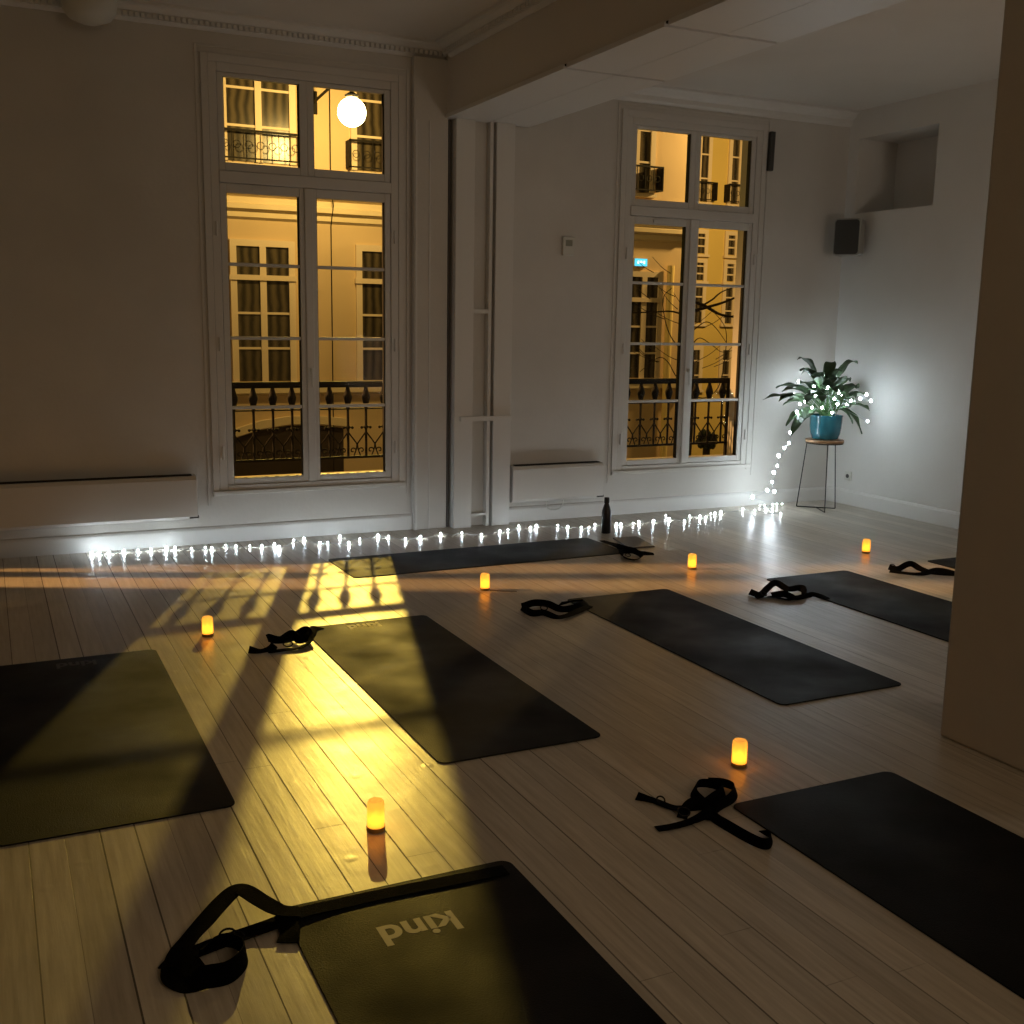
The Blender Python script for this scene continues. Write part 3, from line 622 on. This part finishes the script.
# ------------------------------------------------------------------ fairy lights
FL = [(89.8, 549, 0), (99, 552, 0), (109, 552.5, 0), (124, 551, 0), (138, 550, 0), (151, 549, 0), (166, 547.5, 0), (175, 548, 0), (191.5, 548.5, 0), (205.5, 547.5, 0), (212, 548, 0),
      (226, 545.5, 0), (236, 546, 0), (250, 546, 0), (262, 546, 0), (274.7, 544.5, 0), (279, 547, 0), (293.6, 540.5, 0), (304, 539, 0), (320, 543, 0), (328, 542.5, 0), (340, 536.5, 0), (349, 543, 0), (360, 539, 0), (378, 535.5, 0),
      (388.5, 536.5, 0), (405.6, 539, 0), (420.6, 537, 0), (440.8, 534, 0), (462, 533, 0), (481.6, 534.5, 0), (500, 531, 0), (508, 530, 0), (519, 526, 0), (530.6, 527.5, 0), (536.5, 525.6, 0), (558, 525.3, 0), (568, 526.7, 0),
      (581.4, 527.5, 0), (589, 527.5, 0), (595, 524.5, 0), (616.6, 523.8, 0), (621, 524, 0), (633.3, 523.4, 0), (639, 522, 0), (653.7, 520.8, 0), (666, 515.6, 0), (669, 519, 0), (684.5, 520.8, 0), (689.7, 516, 0), (700, 516.4, 0),
      (706, 517.1, 0), (711, 514, 0), (715, 513, 0), (721, 512, 0), (742.8, 509, 0), (743.2, 508.7, 0), (747.5, 501, 0), (753, 497, 0)]
FL += [(740 + x * .2148, 330 + y * .2148, 0) for x, y in ((85, 815), (70, 840), (120, 830), (150, 835), (190, 855), (100, 800), (125, 800))]
HANG = [(740 + x * .2148, 330 + y * .2148) for x, y in ((60, 778), (128, 746), (160, 752), (150, 708), (158, 664), (174, 632), (180, 585), (207, 550), (228, 527), (234, 477), (252, 436), (265, 381))]
PLANT = [(740 + x * .2148, 330 + y * .2148, d) for x, y, d in ((280, 345, -.12), (305, 333, -.2), (353, 308, -.2), (335, 362, -.22), (384, 362, -.24), (408, 270, -.15), (430, 385, -.22), (455, 345, -.25), (475, 310, -.2), (460, 290, -.1),
         (518, 330, -.2), (560, 320, -.1), (590, 300, .02), (610, 330, .08), (250, 300, .25), (350, 225, .28), (595, 425, .0), (275, 240, .25), (345, 260, -.1), (440, 320, -.25), (500, 345, -.1), (365, 235, .05), (420, 210, .05))]  # bulbs set well behind the leaves are added to brighten the wall
pts = []
for px, py, _ in FL:
    p = fl(px, py, .015)
    if p.y > YW - .13: p.y = YW - .13
    pts.append(p)
pts.sort(key=lambda p: p.x)
for px, py in HANG:
    t = 1 - (py - 412) / (500 - 412); pts.append(wl(px, py, 7.22 - .22 * t))
for px, py, d in PLANT: 
    p = wl(px, py, 7.06 + d)
    if p.x > XR - .22: p = fl(px, py, p.z) * 0 + EYE + ray(px, py) * ((XR - .22) / ray(px, py).x)
    pts.append(p)
fe = empty('fairy_lights', (4.0, 7.2, 0), label='string of cool white fairy lights along the wall and up the plant', cat='string lights')
fo = Vector((4.0, 7.2, 0))
wr = []
for i, p in enumerate(pts):
    wr.append(p - fo + Vector((0, 0, .0)))
    if i < len(pts) - 1:
        mid = (p + pts[i + 1]) / 2 - fo + Vector((0, random.uniform(-.02, .02), 0)); mid.z = max(.004, mid.z - .01); wr.append(mid)
MB().tube(spline(wr, 4), .0018, 5).build('wire', M['wire'], fe, True)
bulb_me = None
for i, p in enumerate(pts):
    if bulb_me is None:
        b0 = MB().ball((0, 0, 0), .0085, 8, 6, 1, 1, 1.2).build('bulb', M['bulb'], fe, True); bulb_me = b0.data; b0.location = p - fo
    else:
        c_ = bpy.data.objects.new('bulb', bulb_me); sc.collection.objects.link(c_); c_.parent = fe; c_.location = p - fo
        s = random.uniform(.5, .95) if p.z < .05 else random.uniform(1.0, 1.5); s *= .7 if (p.x > 5.6 and p.z < .05) else 1; c_.scale = (s, s, s)

# ------------------------------------------------------------------ the street
M['facade'] = mat('cream_facade_render', (0.66, 0.50, 0.30), 0.85, noise=.12, nscale=.8, bump=.1, bscale=12)
M['facade_orange'] = mat('ochre_facade_render', (0.62, 0.50, 0.30), 0.85, noise=.15, nscale=.8, bump=.1, bscale=12)
M['stone'] = mat('facade_stone_trim', (0.72, 0.60, 0.40), 0.8, noise=.1, nscale=3)
M['fwin'] = mat('facade_window_paint', (0.70, 0.58, 0.42), 0.6)
M['fglass'] = mat('dark_curtained_glass', (0.075, 0.06, 0.035), 0.25, color2=(0.03, 0.025, 0.015), nscale=7)
def curtain():
    m = M['fglass']; N = m.node_tree.nodes; L = m.node_tree.links; b = N['Principled BSDF']; wv = N.new('ShaderNodeTexWave'); wv.inputs['Scale'].default_value = 2.2; wv.inputs['Distortion'].default_value = 3.0; wv.inputs['Detail'].default_value = 2
    L.new(N['Texture Coordinate'].outputs['Object'], wv.inputs['Vector']); r = N.new('ShaderNodeValToRGB'); r.color_ramp.elements[0].color = (.022, .018, .012, 1); r.color_ramp.elements[1].color = (.10, .08, .05, 1)
    L.new(wv.outputs['Fac'], r.inputs['Fac']); L.new(r.outputs[0], b.inputs['Base Color'])
curtain()
M['gate'] = mat('brown_arched_gate', (0.045, 0.028, 0.018), 0.7, noise=.3, nscale=6)
M['asphalt'] = mat('wet_asphalt', (0.06, 0.055, 0.05), 0.5, noise=.3, nscale=3)
M['bark'] = mat('tree_bark', (0.05, 0.035, 0.02), 0.9, noise=.3, nscale=20)
MB().box(-30, 40, YW + TH, 45, -3.7, -3.6).build('ground', M['asphalt'])['kind'] = 'structure'
bpy.data.objects['ground']['label'] = 'street level below the windows'

def fwindow(par, cx, z0, w_, h_, yf, transom=True, bars=2, balcony=False, th=.06):
    """French window on a facade: frame part with panes as sub-parts. yf = facade face (towards us, smaller y)"""
    x0, x1, z1 = cx - w_ / 2, cx + w_ / 2, z0 + h_
    f = MB(); s = .10; yf0 = yf - .05
    f.box(x0, x0 + s, yf0, yf, z0, z1).box(x1 - s, x1, yf0, yf, z0, z1).box(x0 + s, x1 - s, yf0, yf, z1 - s, z1).box(x0 - .03, x1 + .03, yf - .09, yf, z0 - .06, z0)
    f.box(cx - .05, cx + .05, yf0, yf, z0, z1 - s)
    zt = z0 + h_ * .74
    if transom: f.box(x0 - .02, x1 + .02, yf0 - .02, yf + .01, zt - .04, zt + .04)
    top = zt if transom else z1
    for k in range(bars): 
        z = z0 + (top - z0) * (k + 1) / (bars + 1); f.box(x0 + s, x1 - s, yf - .04, yf, z - .018, z + .018)
    fo_ = f.build('window', M['fwin'], par)
    for a, b in ((x0 + s, cx - .05), (cx + .05, x1 - s)):
        MB().box(a, b, yf - .02, yf - .004, z0 + .03, z1 - s).build('pane', M['fglass'], fo_)
    if balcony:
        r = MB(); r.box(x0 - .08, x1 + .08, yf - .22, yf - .19, z0 + .44, z0 + .47).box(x0 - .08, x1 + .08, yf - .22, yf - .19, z0 + .04, z0 + .06).box(x0 - .08, x0 - .06, yf - .22, yf, z0 + .04, z0 + .46).box(x1 + .06, x1 + .08, yf - .22, yf, z0 + .04, z0 + .46)
        n = int((w_ + .1) / .16)
        for i in range(n + 1):
            xx = x0 - .05 + (w_ + .1) * i / n; r.box(xx - .006, xx + .006, yf - .21, yf - .20, z0 + .05, z0 + .45)
            if i < n: r.tube([(xx + .08 + .055 * math.cos(a * PI / 5), yf - .205, z0 + .25 + .055 * math.sin(a * PI / 5)) for a in range(10)], .006, 5, True)
        r.build('window_railing', M['iron'], par)
YF = 17.5
fa = empty('apartment_building', (4, YF, -3.6), label='cream apartment building across the street lit by the lamp', cat='building')
def atF(mb): 
    mb.v = [(x - 4, y - YF, z + 3.6) for x, y, z in mb.v]; return mb
class _F:  # shifts coordinates into the building's frame
    pass
def fpart(mb, name, material): return atF(mb).build(name, material, fa)
fpart(MB().box(-12, 12.02, YF, YF + .5, -3.6, 8.5), 'wall', M['facade'])
fb = MB()
fb.prism([(YF, 3.02), (YF - .05, 3.06), (YF - .05, 3.14), (YF - .12, 3.18), (YF - .12, 3.25), (YF - .06, 3.27), (YF - .06, 3.36), (YF - .16, 3.42), (YF - .16, 3.48), (YF, 3.5)], 'x', -12, 12.05)
fpart(fb, 'string_course', M['stone'])
fpart(MB().prism([(YF, .30), (YF - .08, .34), (YF - .08, .42), (YF, .44)], 'x', -12, 12.05), 'ledge', M['stone'])
class Sh:
    """parent proxy: windows are built in world coordinates then shifted"""
def fw(cx, z0, w_, h_, **k): fwindow(fa, cx - 4, z0 + 3.6, w_, h_, 0, **k)
for cx in (-6.2, -4.1, -2.0, 0.1, 2.1, 4.04, 6.07, 8.2):
    fw(cx, .50, 1.02, 2.22)
    fw(cx if cx != 4.04 else 4.02, 3.86, 1.16, 2.2, transom=False, bars=3, balcony=True)
fw(11.10, .50, .80, 1.98); fw(10.84, 3.86, .78, 2.2, transom=False, bars=3, balcony=True)
for xx in (5.15,): fpart(MB().tube([(xx, YF - .03, -3), (xx, YF - .03, 3.0), (xx, YF - .18, 3.3), (xx, YF - .04, 3.6), (xx, YF - .04, 7)], .008, 6), 'cable', M['iron'])
fpart(MB().tube([(11.62, YF - .10, -3.5), (11.62, YF - .10, 2.6)], .07, 12), 'drainpipe', mat('yellow_downpipe', (.8, .62, .25), .5))
# arched gate below
arch = [(2.9, -3.6), (2.9, -.75), (3.2, -.55), (3.54, -.38), (3.95, -.26), (4.4, -.20), (4.85, -.20), (5.32, -.26), (5.32, -3.6)]
fpart(MB().prism([(x, z) for x, z in arch], 'y', YF - .03, YF + .01), 'arched_gate', M['gate'])
ap = [(2.75, -.62), (3.15, -.38), (3.54, -.22), (3.95, -.10), (4.4, -.04), (4.85, -.04), (5.40, -.10)]
fpart(MB().prism(ap + [(x, z - .13) for x, z in reversed(ap)], 'y', YF - .08, YF), 'arch_moulding', M['stone'])
# lit street-name plate
q0, q1 = wl(634, 258, YF - .05), wl(647, 267, YF - .05)
si = empty('facade_sign', ((q0.x + q1.x) / 2, YF - .05, (q0.z + q1.z) / 2), label='small glowing cyan sign on the facade seen through right window', cat='sign')
hx, hz = abs(q1.x - q0.x) / 2, abs(q1.z - q0.z) / 2
MB().box(-hx, hx, -.02, .045, -hz, hz).build('sign_box', M['plastic_white'], si)
MB().box(-hx + .01, hx - .01, -.024, -.02, -hz + .01, hz - .01).build('lit_face', glow('cyan_sign_light', (.10, .62, .85), 1.1), si)
g_ = MB()
for i in range(3): g_.box(-hx * .55 + i * hx * .45, -hx * .55 + i * hx * .45 + hx * .25, -.028, -.024, -hz * .35 + (i % 2) * .02, hz * .4)
g_.box(-hx * .6, hx * .5, -.028, -.024, -hz * .05, hz * .12).build('sign_mark', glow('white_sign_light', (.8, 1, 1), 1.3), si)

YG = 23.0
fb2 = empty('yellow_building', (18, YG, -3.6), label='yellow building farther down the street seen through right window', cat='building')
def gpart(mb, name, material):
    mb.v = [(x - 18, y - YG, z + 3.6) for x, y, z in mb.v]; return mb.build(name, material, fb2)
gpart(MB().box(13.5, 27, YG, YG + .5, -3.6, 9), 'wall', mat('yellow_render', (.66, .50, .16), .85, noise=.1, nscale=.6))
gpart(MB().prism([(YG, 3.95), (YG - .1, 4.0), (YG - .1, 4.12), (YG, 4.15)], 'x', 13.5, 27), 'string_course', M['stone'])
for cx in (15.0, 16.05, 17.28, 18.5, 19.7, 21):
    for z0, hh in ((-.1, 1.1), (1.55, 1.0), (2.6, .55), (3.25, .6), (4.5, 1.7)):
        fwindow(fb2, cx - 18, z0 + 3.6, .72, hh, 0, transom=False, bars=2, balcony=(z0 == 4.5))

# lantern on a bracket
def lantern(loc, label, wall_y):
    e = empty('street_lantern', loc, label=label, cat='street lamp')
    MB().ball((0, 0, 0), .20, 32, 20).build('globe', M['globe'], e, True)
    MB().lathe([(.03, .19), (.09, .20), (.10, .23), (.03, .27), (.02, .32)], seg=20).build('cap', M['iron'], e, True)
    MB().tube(spline([(0, 0, .31), (0, .05, .45), (0, .4, .55), (0, wall_y - loc[1], .45)]), .022, 8).build('arm', M['iron'], e, True)
    MB().box(-.06, .06, wall_y - loc[1] - .04, wall_y - loc[1], .28, .62).build('wall_plate', M['iron'], e)
M['globe'] = glow('frosted_lamp_globe', (1.0, .85, .45), 8.0, see=.95)
lantern(LAMP1, 'glowing round street lamp outside the left window', YF)
# bare tree and dark shrub in the street
tr = empty('bare_tree', (8.72, 12.5, -3.6), label='bare street tree with thin branches behind the right window', cat='tree')
T_ = MB()
def br(pts, r0, r1):
    S = spline([(p[0] - 8.72, p[1] - 12.5, p[2] + 3.6) for p in pts], 5); n = len(S); T_.tube(S, [r0 + (r1 - r0) * i / (n - 1) for i in range(n)], 6)
def w3(px, py, d=0): q = wl(px, py, 12.5 + d); return (q.x, q.y, q.z)
br([(8.72, 12.5, -3.6), (8.70, 12.5, -1.5), w3(690, 430), w3(692, 370), w3(691, 300)], .07, .022)
br([w3(691, 320), w3(675, 312), w3(655, 312), w3(632, 313)], .014, .008)
br([w3(691, 312), w3(705, 308), w3(725, 302), w3(748, 292)], .028, .012)
br([w3(691, 300), w3(705, 306), w3(722, 315), w3(745, 318)], .028, .012)
br([w3(700, 307), w3(712, 300), w3(722, 292), w3(740, 285)], .016, .007)
br([w3(692, 350), w3(680, 348), w3(668, 330), w3(663, 300), w3(672, 288)], .010, .005)
br([w3(692, 395), w3(705, 398), w3(718, 388), w3(724, 365), w3(726, 330), w3(712, 310)], .008, .005)
br([w3(692, 380), w3(678, 378), w3(668, 362), w3(658, 358), w3(640, 372)], .009, .004)
br([w3(694, 330), w3(706, 322), w3(716, 328), w3(728, 345)], .008, .004)
br([w3(692, 345), w3(700, 338), w3(712, 345), w3(722, 352), w3(735, 350)], .008, .004)
for i in range(22):
    x = 650 + random.random() * 90; y = 270 + random.random() * 110; a = random.uniform(-.6, .6) + (0 if x > 690 else PI); l = random.uniform(12, 34)
    br([w3(x, y), w3(x + l * .5 * math.cos(a), y - l * .4 * abs(math.sin(a)) - 3, .1), w3(x + l * math.cos(a), y - l * abs(math.sin(a)) - 8, .2)], .006, .003)
T_.build('trunk', M['bark'], tr, True)
q = wl(707, 440, 12.0)
sh = empty('street_shrub', (q.x, 12.0, -3.6), label='dark round topped tree in the street behind the right railing', cat='tree')
rr = MB()
for i in range(160):
    a, b_ = random.uniform(0, 2 * PI), random.uniform(-1, 1); r = .12 * random.uniform(.6, 1.1)
    rr.ball((r * math.sqrt(1 - b_ * b_) * math.cos(a), r * math.sqrt(1 - b_ * b_) * math.sin(a), q.z + 3.6 + r * b_), random.uniform(.02, .04), 6, 4)
rr.build('foliage', mat('dark_foliage', (.03, .04, .02), .9), sh)
MB().tube([(0, 0, 0), (0, 0, q.z + 3.5)], .05, 8).build('trunk', M['bark'], sh)
